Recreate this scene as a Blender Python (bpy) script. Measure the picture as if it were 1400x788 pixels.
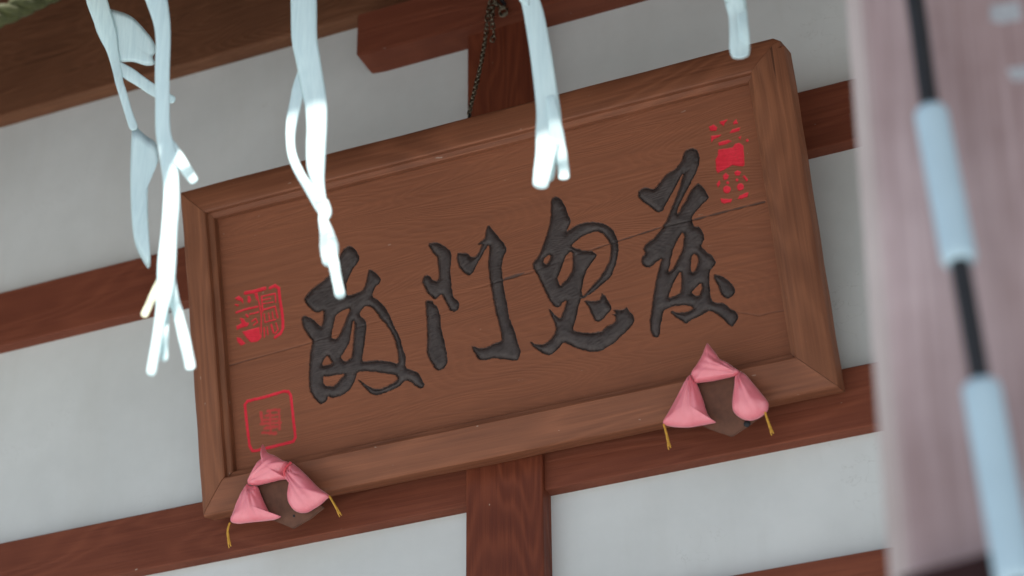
import bpy, bmesh, math, random
import numpy as np
from mathutils import Vector, Matrix
random.seed(7); rng = np.random.default_rng(7)
S = bpy.context.scene
for o in list(bpy.data.objects): bpy.data.objects.remove(o)
C = S.collection

# ------------------------------------------------------------------ camera
F = 3093.2                                   # focal length in photo pixels (1400 wide)
PITCH, YAW, ROLL = math.radians(31.45), math.radians(23.071), math.radians(-0.498)
CAM = np.array([0., 0., 1.6])
def cam_axes():
    cy, sy, cp, sp = math.cos(YAW), math.sin(YAW), math.cos(PITCH), math.sin(PITCH)
    fwd = np.array([-sy*cp, cy*cp, sp]); right = np.array([cy, sy, 0.]); up = np.cross(right, fwd)
    cr, sr = math.cos(ROLL), math.sin(ROLL)
    return cr*right + sr*up, -sr*right + cr*up, fwd
AX = cam_axes()
cd = bpy.data.cameras.new('camera'); cam = bpy.data.objects.new('camera', cd); C.objects.link(cam)
m3 = Matrix((AX[0], AX[1], -AX[2])).transposed()
cam.matrix_world = Matrix.Translation(CAM) @ m3.to_4x4()
cd.sensor_width = 36.0; cd.lens = F/1400*36; cd.clip_end = 500
cd.dof.use_dof = True; cd.dof.focus_distance = 4.95; cd.dof.aperture_fstop = 1.9
S.camera = cam
S.render.resolution_x, S.render.resolution_y = 1024, 576

# ------------------------------------------------------------------ sky, sun, exposure
SUN_EL, SUN_ROT = math.radians(60), math.atan2(-0.12, -0.99)
w = bpy.data.worlds.new('World'); S.world = w; w.use_nodes = True
nt = w.node_tree; bg = nt.nodes['Background']
sky = nt.nodes.new('ShaderNodeTexSky'); sky.sky_type = 'NISHITA'; sky.sun_disc = False
sky.sun_elevation = SUN_EL; sky.sun_rotation = SUN_ROT; sky.air_density = 1.0; sky.dust_density = 1.0
nt.links.new(sky.outputs[0], bg.inputs[0]); bg.inputs[1].default_value = 0.075
ld = bpy.data.lights.new('sun', 'SUN'); ld.energy = 5.0; ld.angle = math.radians(1.5); ld.color = (1, .96, .90)
sun = bpy.data.objects.new('sun', ld); C.objects.link(sun)
sd_ = Vector((math.sin(SUN_ROT)*math.cos(SUN_EL), math.cos(SUN_ROT)*math.cos(SUN_EL), math.sin(SUN_EL)))
sun.rotation_euler = sd_.to_track_quat('Z', 'Y').to_euler(); sun.location = (-3, -3, 9)
S.view_settings.view_transform = 'Standard'; S.view_settings.look = 'None'
S.view_settings.exposure = 0.85; S.view_settings.gamma = 1.0

# ------------------------------------------------------------------ pixel helpers (a pixel only gives a direction)
def ray(x, y): return AX[0]*(x-700)/F + AX[1]*(394-y)/F + AX[2]
def on_y(x, y, Y):
    d = ray(x, y); return CAM + d*Y/d[1]
TILT = 0.264; PW, PH = 1.5, 0.792
PO = np.array([-1.7325-.75, 4.0135, 3.8497])
PU = np.array([1., 0, 0]); PV = np.array([0, -math.sin(TILT), math.cos(TILT)]); PN = np.cross(PU, PV)
def on_p(x, y, n=0.):
    d = ray(x, y); o = PO + PN*n; t = ((o-CAM) @ PN)/(d @ PN); q = CAM + t*d - o
    return np.array([q @ PU, q @ PV])
def reg(ox, oy, s, pts): return [(ox + a/s, oy + b/s) for a, b in pts]

# ------------------------------------------------------------------ object helpers
def tag(o, label=None, cat=None, group=None, kind=None):
    if label: o['label'] = label
    if cat: o['category'] = cat
    if group: o['group'] = group
    if kind: o['kind'] = kind
    return o
def empty(name, loc, **k):
    o = bpy.data.objects.new(name, None); C.objects.link(o); o.location = loc; o.empty_display_size = .05
    tag(o, **k); return o
def mesh(name, verts, faces, mat, parent=None, smooth=False, origin=None):
    """verts in world (or in the parent's local space when parent has a rotation: pass local)"""
    me = bpy.data.meshes.new(name); v = [tuple(map(float, p)) for p in verts]
    me.from_pydata(v, [], faces); me.materials.append(mat)
    if smooth: me.polygons.foreach_set('use_smooth', [True]*len(me.polygons))
    o = bpy.data.objects.new(name, me); C.objects.link(o)
    if parent: o.parent = parent
    return o
def box_bm(x0, x1, y0, y1, z0, z1, bevel=0.004, seg=2):
    bm = bmesh.new(); bmesh.ops.create_cube(bm, size=1)
    for v in bm.verts:
        v.co = ((x0+x1)/2 + v.co.x*(x1-x0), (y0+y1)/2 + v.co.y*(y1-y0), (z0+z1)/2 + v.co.z*(z1-z0))
    if bevel: bmesh.ops.bevel(bm, geom=bm.edges[:], offset=bevel, segments=seg, affect='EDGES', profile=.5)
    return bm
def from_bm(name, bm, mat, parent=None, smooth=False, loc=(0, 0, 0)):
    me = bpy.data.meshes.new(name); bm.normal_update(); bm.to_mesh(me); bm.free(); me.materials.append(mat)
    if smooth: me.polygons.foreach_set('use_smooth', [True]*len(me.polygons))
    o = bpy.data.objects.new(name, me); C.objects.link(o)
    if parent: o.parent = parent
    o.location = loc
    return o
def box(name, x0, x1, y0, y1, z0, z1, mat, parent=None, bevel=.004):
    """world box whose local origin is its own corner, so the grain differs from piece to piece"""
    off = Vector((x0, y0, z0))
    if parent is not None: loc = off - Vector(parent.location)
    else: loc = off
    return from_bm(name, box_bm(0, x1-x0, 0, y1-y0, 0, z1-z0, bevel), mat, parent, loc=loc)
def catmull(P, per=8):
    P = np.asarray(P, float); n = len(P); out = []
    for i in range(n-1):
        p0, p1, p2, p3 = P[max(i-1, 0)], P[i], P[i+1], P[min(i+2, n-1)]
        for k in range(per):
            t = k/per
            out.append(.5*((2*p1) + (-p0+p2)*t + (2*p0-5*p1+4*p2-p3)*t*t + (-p0+3*p1-3*p2+p3)*t**3))
    out.append(P[-1]); return np.array(out)
def tube(path, rad, sides=8, cap=True):
    """round tube along a 3-D path; rad scalar or array"""
    path = np.asarray(path, float); n = len(path); rad = np.broadcast_to(rad, n)
    T = np.gradient(path, axis=0); T /= np.linalg.norm(T, axis=1)[:, None] + 1e-12
    ref = np.array([0, 1., 0]) if abs(T[0][1]) < .9 else np.array([1., 0, 0])
    V = []; A = np.cross(T[0], ref); A /= np.linalg.norm(A)
    for i in range(n):
        A = A - T[i]*(A @ T[i]); A /= np.linalg.norm(A); B = np.cross(T[i], A)
        for k in range(sides):
            a = 2*math.pi*k/sides; V.append(path[i] + rad[i]*(math.cos(a)*A + math.sin(a)*B))
    Fc = [(i*sides+k, i*sides+(k+1) % sides, (i+1)*sides+(k+1) % sides, (i+1)*sides+k) for i in range(n-1) for k in range(sides)]
    if cap: Fc += [tuple(range(sides))[::-1], tuple((n-1)*sides+k for k in range(sides))]
    return V, Fc

# ------------------------------------------------------------------ materials
class NB:
    def __init__(s, name):
        s.m = bpy.data.materials.new(name); s.m.use_nodes = True; s.t = s.m.node_tree
        s.b = s.t.nodes['Principled BSDF']; s.co = s.t.nodes.new('ShaderNodeTexCoord')
    def n(s, typ, **k):
        x = s.t.nodes.new('ShaderNode'+typ)
        for a, v in k.items(): setattr(x, a, v)
        return x
    def l(s, a, b): s.t.links.new(a, b)
    def mapping(s, scale, src='Object', loc=(0, 0, 0), rot=(0, 0, 0)):
        m = s.n('Mapping'); s.l(s.co.outputs[src], m.inputs[0]); m.inputs['Scale'].default_value = scale
        m.inputs['Location'].default_value = loc; m.inputs['Rotation'].default_value = rot
        return m.outputs[0]
    def noise(s, vec, scale=1, detail=4, rough=.55, dist=0):
        x = s.n('TexNoise'); s.l(vec, x.inputs['Vector']); x.inputs['Scale'].default_value = scale
        x.inputs['Detail'].default_value = detail; x.inputs['Roughness'].default_value = rough; x.inputs['Distortion'].default_value = dist
        return x.outputs['Fac']
    def math(s, op, a, b=None, c=None):
        x = s.n('Math', operation=op)
        for i, v in enumerate((a, b, c)):
            if v is None: continue
            if isinstance(v, (int, float)): x.inputs[i].default_value = v
            else: s.l(v, x.inputs[i])
        return x.outputs[0]
    def ramp(s, fac, stops):
        x = s.n('ValToRGB'); s.l(fac, x.inputs[0]); e = x.color_ramp.elements
        while len(e) < len(stops): e.new(.5)
        for i, (p, c) in enumerate(stops): e[i].position = p; e[i].color = (*c, 1) if len(c) == 3 else c
        return x.outputs[0]
    def rng(s, fac, a, b, c=0., d=1.):
        x = s.n('MapRange'); s.l(fac, x.inputs[0])
        for i, v in enumerate((a, b, c, d)): x.inputs[i+1].default_value = v
        return x.outputs[0]
    def mix(s, fac, a, b, mode='MIX'):
        x = s.n('Mix', data_type='RGBA', blend_type=mode)
        for i, v in ((0, fac), (6, a), (7, b)):
            if isinstance(v, (int, float)): x.inputs[i].default_value = v
            elif isinstance(v, tuple): x.inputs[i].default_value = (*v, 1)
            else: s.l(v, x.inputs[i])
        return x.outputs[2]
    def bump(s, h, strength=.3, dist=.002, nrm=None):
        x = s.n('Bump'); x.inputs['Strength'].default_value = strength; x.inputs['Distance'].default_value = dist
        s.l(h, x.inputs['Height'])
        if nrm: s.l(nrm, x.inputs['Normal'])
        return x.outputs[0]

def wood(name, dark, light, axis='x', rough=.6, fine=1.0, ringk=40, ring_amt=.35, speck=.0, spec=.35, bump=.35, blotch=.3, ink=False):
    q = NB(name); ax = {'x': 0, 'y': 1, 'z': 2}[axis]
    def st(a, b): v = [b, b, b]; v[ax] = a; return tuple(v)
    fib = q.noise(q.mapping(st(2.5*fine, 140*fine)), 1, 6, .65)
    fib2 = q.noise(q.mapping(st(9*fine, 420*fine), loc=(3, 7, 1)), 1, 3, .6)
    low = q.noise(q.mapping(st(.9, 5.5), loc=(1.3, 4.2, 9.1)), 1, 2, .45, .3)
    ring = q.math('SINE', q.math('MULTIPLY', q.math('ADD', low, q.math('MULTIPLY', fib, .02)), ringk*2*math.pi/4))
    ring = q.rng(ring, -1, 1)
    ring = q.math('POWER', ring, 1.6)
    bl = q.noise(q.mapping((2.2, 2.2, 2.2), loc=(5, 2, 8)), 1, 4, .6)
    f = q.math('ADD', q.math('MULTIPLY', fib, .9-ring_amt), q.math('MULTIPLY', ring, ring_amt))
    f = q.math('ADD', f, q.math('MULTIPLY', q.math('SUBTRACT', fib2, .5), .3))
    f = q.math('ADD', f, q.math('MULTIPLY', q.math('SUBTRACT', bl, .5), blotch*1.6))
    col = q.ramp(f, [(.12, dark), (.5, tuple((a+b)/2 for a, b in zip(dark, light))), (.85, light)])
    # rare pale chips and dust flecks
    if speck:
        sp = q.noise(q.mapping(st(45, 95), loc=(2, 2, 2)), 1, 2, .5)
        col = q.mix(q.math('MULTIPLY', q.rng(sp, .755, .78), speck), col, (.42, .34, .28))
    ck = q.noise(q.mapping(st(1.6, 75), loc=(8, 3, 5)), 1, 3, .5)
    if not ink: col = q.mix(q.rng(ck, .715, .75, 0, .75), col, tuple(x*.3 for x in dark))
    h = q.math('ADD', q.math('MULTIPLY', fib, 1.0), q.math('MULTIPLY', ring, .5))
    h = q.math('ADD', h, q.math('MULTIPLY', fib2, .35))
    rg = q.rng(fib, .2, .8, rough-.08, rough+.12)
    if ink:
        a = q.n('Attribute', attribute_name='ink'); p = q.n('Attribute', attribute_name='paint')
        fade = q.noise(q.mapping((40, 40, 40)), 1, 5, .7)
        inkc = q.mix(q.rng(fade, .35, .75), (.036, .025, .023), (.074, .055, .051))
        inkc = q.mix(q.rng(fib2, .66, .74, 0, .35), inkc, (.10, .085, .08))
        col = q.mix(a.outputs['Fac'], col, inkc)
        redc = q.mix(q.rng(fade, .3, .8), (.56, .015, .03), (.74, .035, .06))
        wear = q.math('MULTIPLY', p.outputs['Fac'], q.rng(q.noise(q.mapping((160, 160, 160)), 1, 4, .7), .25, .42, .55, 1))
        col = q.mix(wear, col, redc)
    if ink:
        rx = q.n('Mix', data_type='FLOAT'); q.l(a.outputs['Fac'], rx.inputs[0]); q.l(rg, rx.inputs[2]); rx.inputs[3].default_value = .42; rg = rx.outputs[0]
        sx = q.n('Mix', data_type='FLOAT'); q.l(a.outputs['Fac'], sx.inputs[0]); sx.inputs[2].default_value = spec*.6; sx.inputs[3].default_value = .24; q.l(sx.outputs[0], q.b.inputs['Specular IOR Level'])
    q.l(col, q.b.inputs['Base Color']); q.l(rg, q.b.inputs['Roughness'])
    q.b.inputs['Specular IOR Level'].default_value = spec*.6
    q.l(q.bump(h, bump, .0022), q.b.inputs['Normal'])
    return q.m

M = {}
M['field'] = wood('panel_wood', (.155, .053, .027), (.275, .096, .048), 'x', .62, .8, 230, .075, .25, .3, .26, .34, ink=True)
M['frame_x'] = wood('frame_wood_along', (.115, .038, .019), (.29, .104, .052), 'x', .55, .8, 60, .16, .5, .4, .45, .35)
M['frame_z'] = wood('frame_wood_upright', (.115, .039, .019), (.28, .103, .049), 'y', .55, .8, 60, .16, .5, .4, .45, .35)
M['rail'] = wood('rail_wood', (.112, .028, .015), (.240, .070, .037), 'x', .65, 1, 60, .12, .9, .3, .4, .5)
M['post'] = wood('post_wood', (.090, .019, .009), (.215, .054, .024), 'z', .5, .9, 90, .22, .9, .4, .45, .35)
M['beam'] = wood('beam_wood', (.090, .036, .018), (.25, .105, .055), 'x', .7, .6, 150, .09, .3, .25, .6, .5)
M['eave'] = wood('eave_wood', (.10, .045, .025), (.22, .11, .06), 'y', .7, .6, 30, .3, 0, .25, .4, .3)
M['pillar'] = wood('pillar_wood', (.25, .160, .155), (.56, .42, .42), 'z', .7, .7, 40, .06, .0, .3, .5, .8)
M['pillar_edge'] = wood('pale_pillar_edge', (.36, .28, .26), (.62, .52, .49), 'z', .7, .7, 40, .1, .0, .3, .5, .5)  # paler wood colour for the chamfer faces
M['dark_beam'] = wood('dark_beam_wood', (.018, .006, .006), (.05, .014, .012), 'x', .6, .8, 20, .3, 0, .3, .4, .3)

q = NB('plaster')
n1 = q.noise(q.mapping((3, 3, 3)), 1, 5, .6); n2 = q.noise(q.mapping((70, 70, 70)), 1, 5, .6); n3 = q.noise(q.mapping((30, 30, 38), loc=(4, 4, 4)), 1, 2, .5)
col = q.mix(q.rng(n1, .3, .7), (.56, .56, .55), (.65, .65, .64))
col = q.mix(q.rng(n3, .76, .80, 0, .35), col, (.36, .32, .29))
vo = q.n('TexVoronoi', feature='DISTANCE_TO_EDGE'); wob = q.n('Mix', data_type='VECTOR')
nv_ = q.n('TexNoise'); q.l(q.mapping((4, 4, 4)), nv_.inputs['Vector']); nv_.inputs['Detail'].default_value = 5
wob.inputs[0].default_value = .35; q.l(q.mapping((1.7, 1.7, 1.3)), wob.inputs[4]); q.l(nv_.outputs['Color'], wob.inputs[5]); q.l(wob.outputs[1], vo.inputs['Vector'])
vo.inputs['Scale'].default_value = 1.6
hl = q.math('MULTIPLY', q.rng(vo.outputs['Distance'], .0, .0035, 1, 0), q.rng(n1, .48, .62))
col = q.mix(q.math('MULTIPLY', hl, .35), col, (.28, .26, .24))
n4 = q.noise(q.mapping((5, 5, .8), loc=(7, 1, 3)), 1, 5, .6)
col = q.mix(q.rng(n4, .5, .8, 0, .30), col, (.44, .42, .38))
q.l(col, q.b.inputs['Base Color']); q.b.inputs['Roughness'].default_value = .85; q.b.inputs['Specular IOR Level'].default_value = .2
q.l(q.bump(q.math('ADD', n2, q.math('MULTIPLY', n1, 3)), .22, .0015), q.b.inputs['Normal']); M['plaster'] = q.m

def simple(name, col, rough=.6, metal=0, var=.15, sc=30, bump=.2, bd=.001, sheen=0, spec=.4, trans=0, vs=None):
    q = NB(name); n = q.noise(q.mapping(vs or (sc, sc, sc)), 1, 5, .6)
    c = q.mix(q.rng(n, .3, .7), tuple(x*(1-var) for x in col), tuple(min(1, x*(1+var)) for x in col))
    q.l(c, q.b.inputs['Base Color']); q.b.inputs['Roughness'].default_value = rough; q.b.inputs['Metallic'].default_value = metal
    q.b.inputs['Specular IOR Level'].default_value = spec; q.b.inputs['Sheen Weight'].default_value = sheen
    q.l(q.bump(n, bump, bd), q.b.inputs['Normal'])
    if trans:
        tr = q.n('BsdfTranslucent'); q.l(c, tr.inputs[0]); ms = q.n('MixShader'); ms.inputs[0].default_value = trans
        q.l(q.b.outputs[0], ms.inputs[1]); q.l(tr.outputs[0], ms.inputs[2]); q.l(ms.outputs[0], q.t.nodes['Material Output'].inputs[0])
    return q.m
M['paper'] = simple('white_fibre', (.80, .95, .97), .8, var=.09, bump=.45, bd=.002, trans=.35, spec=.15, vs=(170, 170, 7))
M['straw_tip'] = simple('yellowed_fibre', (.80, .80, .62), .8, var=.08, trans=.3)
M['straw'] = simple('green_straw', (.05, .052, .014), .75, var=.35, sc=90, bump=.5, bd=.003)
M['chain'] = simple('aged_steel', (.22, .19, .14), .38, 1, .4, 120, .3)
M['bracket'] = simple('bracket_brown', (.120, .050, .030), .8, 0, .25, 40, .4)
M['nail'] = simple('dark_iron', (.025, .024, .027), .5, .6, .3, 80, .4)
M['gold'] = simple('gold_cord', (.55, .28, .035), .6, 0, .25, 300, .5)
M['black_cord'] = simple('black_cord', (.016, .016, .018), .6, 0, .2, 60)
M['sleeve'] = simple('pale_sleeve', (.42, .54, .61), .55, 0, .04, 12)
M['label_paper'] = simple('faded_paper', (.38, .38, .40), .8, 0, .3, 50)
M['gravel'] = simple('pale_gravel', (.45, .49, .49), .9, 0, .2, 20, .5, .01)

q = NB('pink_satin')
n1 = q.noise(q.mapping((25, 25, 25)), 1, 3, .5); wv = q.noise(q.mapping((900, 900, 900)), 1, 1)
col = q.mix(q.rng(n1, .3, .7), (.72, .155, .195), (.79, .215, .255))
q.l(col, q.b.inputs['Base Color']); q.b.inputs['Roughness'].default_value = .40; q.b.inputs['Specular IOR Level'].default_value = 1.0
q.b.inputs['Sheen Weight'].default_value = .2; q.b.inputs['Sheen Roughness'].default_value = .35
q.b.inputs['Subsurface Weight'].default_value = .12; q.b.inputs['Subsurface Radius'].default_value = (.01, .003, .003); q.b.inputs['Subsurface Scale'].default_value = .5
wr = q.noise(q.mapping((130, 60, 45), rot=(.3, .5, .4)), 1, 4, .6, .8)
q.l(q.bump(q.math('ADD', q.math('ADD', n1, q.math('MULTIPLY', wr, .55)), q.math('MULTIPLY', wv, .06)), .5, .003), q.b.inputs['Normal']); M['pink'] = q.m
M['red_band'] = simple('red_band', (.60, .05, .07), .5, 0, .15, 60, sheen=.3)

# ------------------------------------------------------------------ ground and eave (they bounce and shade the light)
g = mesh('ground', [(-40, -40, 0), (40, -40, 0), (40, 40, 0), (-40, 40, 0)], [(0, 1, 2, 3)], M['gravel']); tag(g, kind='structure')
EY, EZ, EYB, EZB = 2.82, 4.72, 4.30, 5.90          # eave edge, and where the rafters meet the wall
ev = empty('eave', (-1.6, 4.2, EZ), kind='structure'); evl = Vector(ev.location)
def sloped(name, x0, x1, t0, t1, th0, th1):
    """board lying on the slope of the roof: t runs from the eave edge (0) to the wall (1)"""
    d = np.array([0, EYB-EY, EZB-EZ]); nrm = np.array([0, -d[2], d[1]]); nrm = nrm/np.linalg.norm(nrm); V = []
    for x in (x0, x1):
        for t in (t0, t1):
            for th in (th0, th1): V.append(np.array([x, EY, EZ]) + d*t + nrm*th - np.array(evl))
    o = mesh(name, V, [(0, 1, 3, 2), (4, 6, 7, 5), (0, 4, 5, 1), (2, 3, 7, 6), (0, 2, 6, 4), (1, 5, 7, 3)], M['eave'], ev)
    return o
for k in range(30): sloped('soffit_board', -5.6+k*.26, -5.6+k*.26+.255, 0, 1, 0, .03)
sloped('roof_sheathing', -5.6, 2.2, .01, 1, .034, .09)
box('fascia_board', -5.6, 2.2, EY-.045, EY-.004, EZ-.03, EZ+.12, M['eave'], ev, .004)
# unseen board added ahead of the eave to shade the left streamers
box('added_shade_board', -5.6, -1.93, 2.60, EY-.05, EZ, EZ+.06, M['eave'], ev, .003)
# unseen roof added over the pillar to keep pillar and cord shaded
for k in range(11):
    x = -.78 + k*.26
    box('shade_roof_board', x, x+.255, -.3, EY-.05, EZ, EZ+.03, M['eave'], ev, .003)
box('shade_roof_sheathing', -.78, 2.08, -.3, EY-.05, EZ+.034, EZ+.09, M['eave'], ev, .004)

# ------------------------------------------------------------------ timber framed wall
YP, YR, YPOST = 4.125, 4.092, 4.076
wall = empty('timber_framed_wall', (-1.765, YP, 0), label='white plastered wall with brown timber post and rails behind the plaque', cat='wall', kind='thing')
PX0, PX1 = -1.851, -1.669
XL, XR = -4.6, 1.4
zs = [(3.356, 3.511), (3.788, 3.934), (4.500, 4.666)]
bounds = [0.0] + [v for a in zs for v in a] + [5.24]
for side in ((XL, PX0+.01), (PX1-.01, XR)):
    for i in range(0, len(bounds), 2):
        box('plaster_panel', side[0], side[1], YP, YP+.06, bounds[i]-.01, bounds[i+1]+.01, M['plaster'], wall, 0)
    for z0, z1 in zs:
        s = side
        box('rail', s[0], s[1], YR, YP+.05, z0, z1, M['rail'], wall, .003)
box('post', PX0, PX1, YPOST, YP+.07, 0, 5.30, M['post'], wall, .004)
box('beam', XL, XR, 4.080, YP+.09, 5.24, 5.70, M['beam'], wall, .006)
# short beam with a chamfered end, in front of the post
cz0 = 5.073; cyf = 4.037
cx0 = float(on_y(487, 60, cyf)[0]); cz1 = float(on_y(487, 20, cyf)[2])
a1 = on_y(487, 75, cyf); a2 = on_y(504, 88, cyf)
prof = [(cx0, cz1), (cx0, float(a1[2])), (float(a2[0]), cz0), (XR, cz0), (XR, cz1)]
bm = bmesh.new(); fv = [bm.verts.new((x-cx0, 0, z-cz0)) for x, z in prof]; fc = bm.faces.new(fv)
r = bmesh.ops.extrude_face_region(bm, geom=[fc])
for v in [v for v in r['geom'] if isinstance(v, bmesh.types.BMVert)]: v.co.y += YP+.02-cyf
bmesh.ops.recalc_face_normals(bm, faces=bm.faces); bmesh.ops.bevel(bm, geom=bm.edges[:], offset=.004, segments=2, affect='EDGES')
from_bm('bracket_beam', bm, M['rail'], wall, loc=(cx0+1.765, cyf-YP, cz0))

# ------------------------------------------------------------------ plaque: local axes u (right), v (up the board), n (out)
rotm = Matrix((PU, PV, PN)).transposed()
plq = empty('name_plaque', PO, label='brown framed wooden plaque with four large black carved characters and red seals', cat='plaque')
plq.rotation_euler = rotm.to_euler()
pr = [(0, -.060), (0, -.012), (.002, -.005), (.007, .000), (.020, .006), (.045, .014), (.066, .0195), (.072, .0195), (.0755, .017), (.0765, .004), (.078, .003), (.086, .0015), (.0885, -.001), (.0895, -.024), (.0895, -.060)]
def frame_member(name, side):
    NS = 70; V = []; Fc = []; m = len(pr)
    L = PW if side in 'BT' else PH
    ph = rng.random(6)*6.28
    for i in range(NS+1):
        t = i/NS
        for (s, n) in pr:
            a = s + .0005 + t*(L-2*s-.001)
            wob = .0007*math.sin(9*t*L/1.5+ph[0]) + .0005*math.sin(31*t+ph[1]) if .001 < n or s < .003 else 0
            nn = n + (wob if n > .001 else 0); ss = s - (wob if s < .003 and 0.02 < t < .98 else 0)
            u, v = {'B': (a, ss), 'T': (a, PH-ss), 'L': (ss, a), 'R': (PW-ss, a)}[side]
            if s < .0075 and u > PW-.02 and v > PH-.02:      # worn top right corner
                u -= .007; v -= .010
            V.append((u, v, nn))
    for i in range(NS):
        for k in range(m):
            a, b = i*m+k, i*m+(k+1) % m
            Fc.append((a, b, b+m, a+m) if side in 'BR' else (a, a+m, b+m, b))
    Fc += [tuple(range(m)), tuple(NS*m+k for k in range(m))]
    o = mesh(name, V, Fc, M['frame_x'] if side in 'BT' else M['frame_z'], plq)
    bm = bmesh.new(); bm.from_mesh(o.data); bmesh.ops.recalc_face_normals(bm, faces=bm.faces); bm.to_mesh(o.data); bm.free()
    o.data.polygons.foreach_set('use_smooth', [len(p.vertices) == 4 for p in o.data.polygons])
    o.data.set_sharp_from_angle(angle=math.radians(28)); return o
for s in 'BTLR': frame_member('frame_member', s)

# ---- writing, traced on the board plane
FN = -.018
Z = lambda r, pts: reg(*r, pts)
c1 = (400, 325, 6.853)
ch1 = [Z(c1, [(440,170),(470,110),(515,72),(560,85),(600,125),(625,190),(615,225),(565,290),(530,360),(500,420),(505,540),(560,530),(640,500),(665,480),(690,400),(712,295),(735,300),(790,335),(825,390),(815,425),(775,460),(750,510),(740,545),(800,585),(850,630),(890,690),(930,775),(945,830),(985,890),(1005,950),(1030,1040),(1060,1120),(1055,1220),(1110,1240),(1160,1255),(1195,1290),(1225,1360),(1240,1375),(1215,1415),(1150,1390),(1100,1345),(1055,1335),(1000,1395),(900,1440),(800,1475),(740,1470),(680,1415),(640,1365),(610,1325),(680,1375),(760,1415),(820,1415),(900,1380),(960,1350),(985,1320),(960,1285),(880,1275),(760,1255),(640,1250),(600,1270),(590,1310),(560,1390),(510,1450),(440,1485),(370,1500),(330,1480),(320,1530),(280,1560),(240,1550),(190,1490),(155,1420),(150,1300),(160,1100),(180,1000),(185,965),(140,910),(95,840),(80,760),(100,730),(140,740),(200,770),(265,840),(285,780),(290,720),(290,680),(235,700),(190,685),(130,625),(103,575),(150,510),(230,440),(300,390),(350,340),(380,300)])]
ho1 = [Z(c1, p) for p in (
    [(525,655),(535,680),(500,760),(480,820),(445,890),(410,945),(370,945),(360,910),(385,810),(395,740),(430,700)],
    [(568,770),(578,808),(570,938),(555,1118),(500,1158),(460,1143),(450,1118),(490,1058),(530,988),(545,888)],
    [(328,1105),(350,1138),(372,1178),(285,1200),(272,1185),(300,1130)],
    [(290,1288),(320,1303),(400,1288),(490,1273),(460,1308),(410,1368),(380,1393),(310,1388),(285,1358)],
    [(640,680),(690,635),(740,650),(790,705),(830,770),(865,800),(920,878),(960,968),(985,1078),(990,1185),(900,1158),(800,1145),(700,1158),(655,1158),(650,1128),(670,1018),(688,880),(690,800),(670,765),(625,725)])]
a2 = (570, 300, 7.88); b2 = (570, 400, 7.1625)
ch2 = [Z(a2, [(118,262),(180,243),(240,255),(310,300),(360,340),(370,400),(355,560),(365,680),(380,780)]) + Z(b2, [(355,40),(400,85),(415,110),(405,165),(365,190),(325,175),(295,120),(265,60),(235,15),(215,40),(180,65),(140,40),(100,0)]) + Z(a2, [(90,740),(55,680),(60,630),(100,590),(140,615),(165,650),(210,665),(235,640),(235,580),(225,480),(215,400),(165,350)]),
    Z(b2, [(78,70),(150,80),(160,110),(205,140),(210,190),(230,230),(225,280),(240,380),(270,480),(295,620),(300,680),(270,740),(215,765),(180,755),(95,610),(100,450),(90,200)]),
    Z(a2, [(765,52),(800,95),(850,155),(930,250),(965,310),(960,345),(930,400),(910,500),(920,620),(938,770)]) + Z(b2, [(870,60),(885,140),(895,220),(935,330),(970,430),(1000,530),(1015,580),(1000,640),(975,665),(900,660),(750,640),(720,645),(680,665),(610,660),(580,620),(540,550),(535,520),(600,545),(680,540),(750,500),(830,470),(825,420),(800,300),(775,215),(750,100),(735,0)]) + Z(a2, [(790,690),(765,500),(770,400),(785,320),(770,270),(745,310),(700,390),(640,490),(600,580),(560,605),(500,570),(450,510),(430,440),(430,370),(450,355),(490,365),(540,360),(580,405),(620,405),(660,370),(690,290),(700,265),(655,272),(690,235),(730,200),(740,130)])]
c3 = (715, 260, 6.569); d3 = (715, 375, 6.569)
ch3 = [Z(c3, [(250,75),(300,55),(330,70),(365,120),(388,170),(400,220),(430,270),(415,320),(380,380),(420,350),(480,310),(550,285),(650,283),(740,305),(800,350),(835,410),(855,480),(855,560),(835,660),(800,750)]) + Z(d3, [(785,30),(700,100),(620,165),(540,215),(520,220),(500,280),(480,380),(440,500),(500,520),(620,525),(710,510),(730,480),(800,445),(830,415),(825,375),(800,360),(840,350),(810,315),(870,320),(905,310),(930,295),(950,330),(990,370),(1000,410),(975,460),(930,515),(880,555),(820,620),(760,650),(700,690),(600,695),(500,670),(420,635),(370,605),(330,650),(270,715),(230,730),(180,710),(130,680),(80,640),(62,600),(110,630),(180,630),(240,590),(280,540),(295,490),(280,430),(240,340),(222,295),(270,350),(335,405),(360,330),(390,240),(380,235),(345,260),(340,290),(310,300),(280,290),(240,240),(190,140),(140,30)]) + Z(c3, [(130,760),(90,700),(80,660),(100,640),(140,590),(180,490),(215,390),(240,300),(250,210)]),
    Z(d3, [(545,235),(600,240),(680,235),(700,200),(705,165),(740,200),(780,260),(795,310),(770,345),(710,410),(670,425),(640,410),(610,350),(580,280)])]
ho3 = [Z(c3, p) for p in (
    [(430,500),(480,450),(560,400),(660,365),(710,385),(760,440),(790,500),(785,580),(770,640),(730,720),(680,790),(620,860),(560,930),(530,955),(525,900),(540,830),(550,770),(570,720),(610,660),(660,590),(655,570),(610,540),(540,540),(480,525)],
    [(180,635),(190,610),(235,575),(250,590),(240,620),(215,660),(195,665)],
    [(425,550),(445,570),(445,680),(435,730),(400,790),(360,830),(335,855),(320,830),(305,790),(330,740),(350,680),(370,620),(400,570)])]
c4 = (860, 195, 5.8375)
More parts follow.
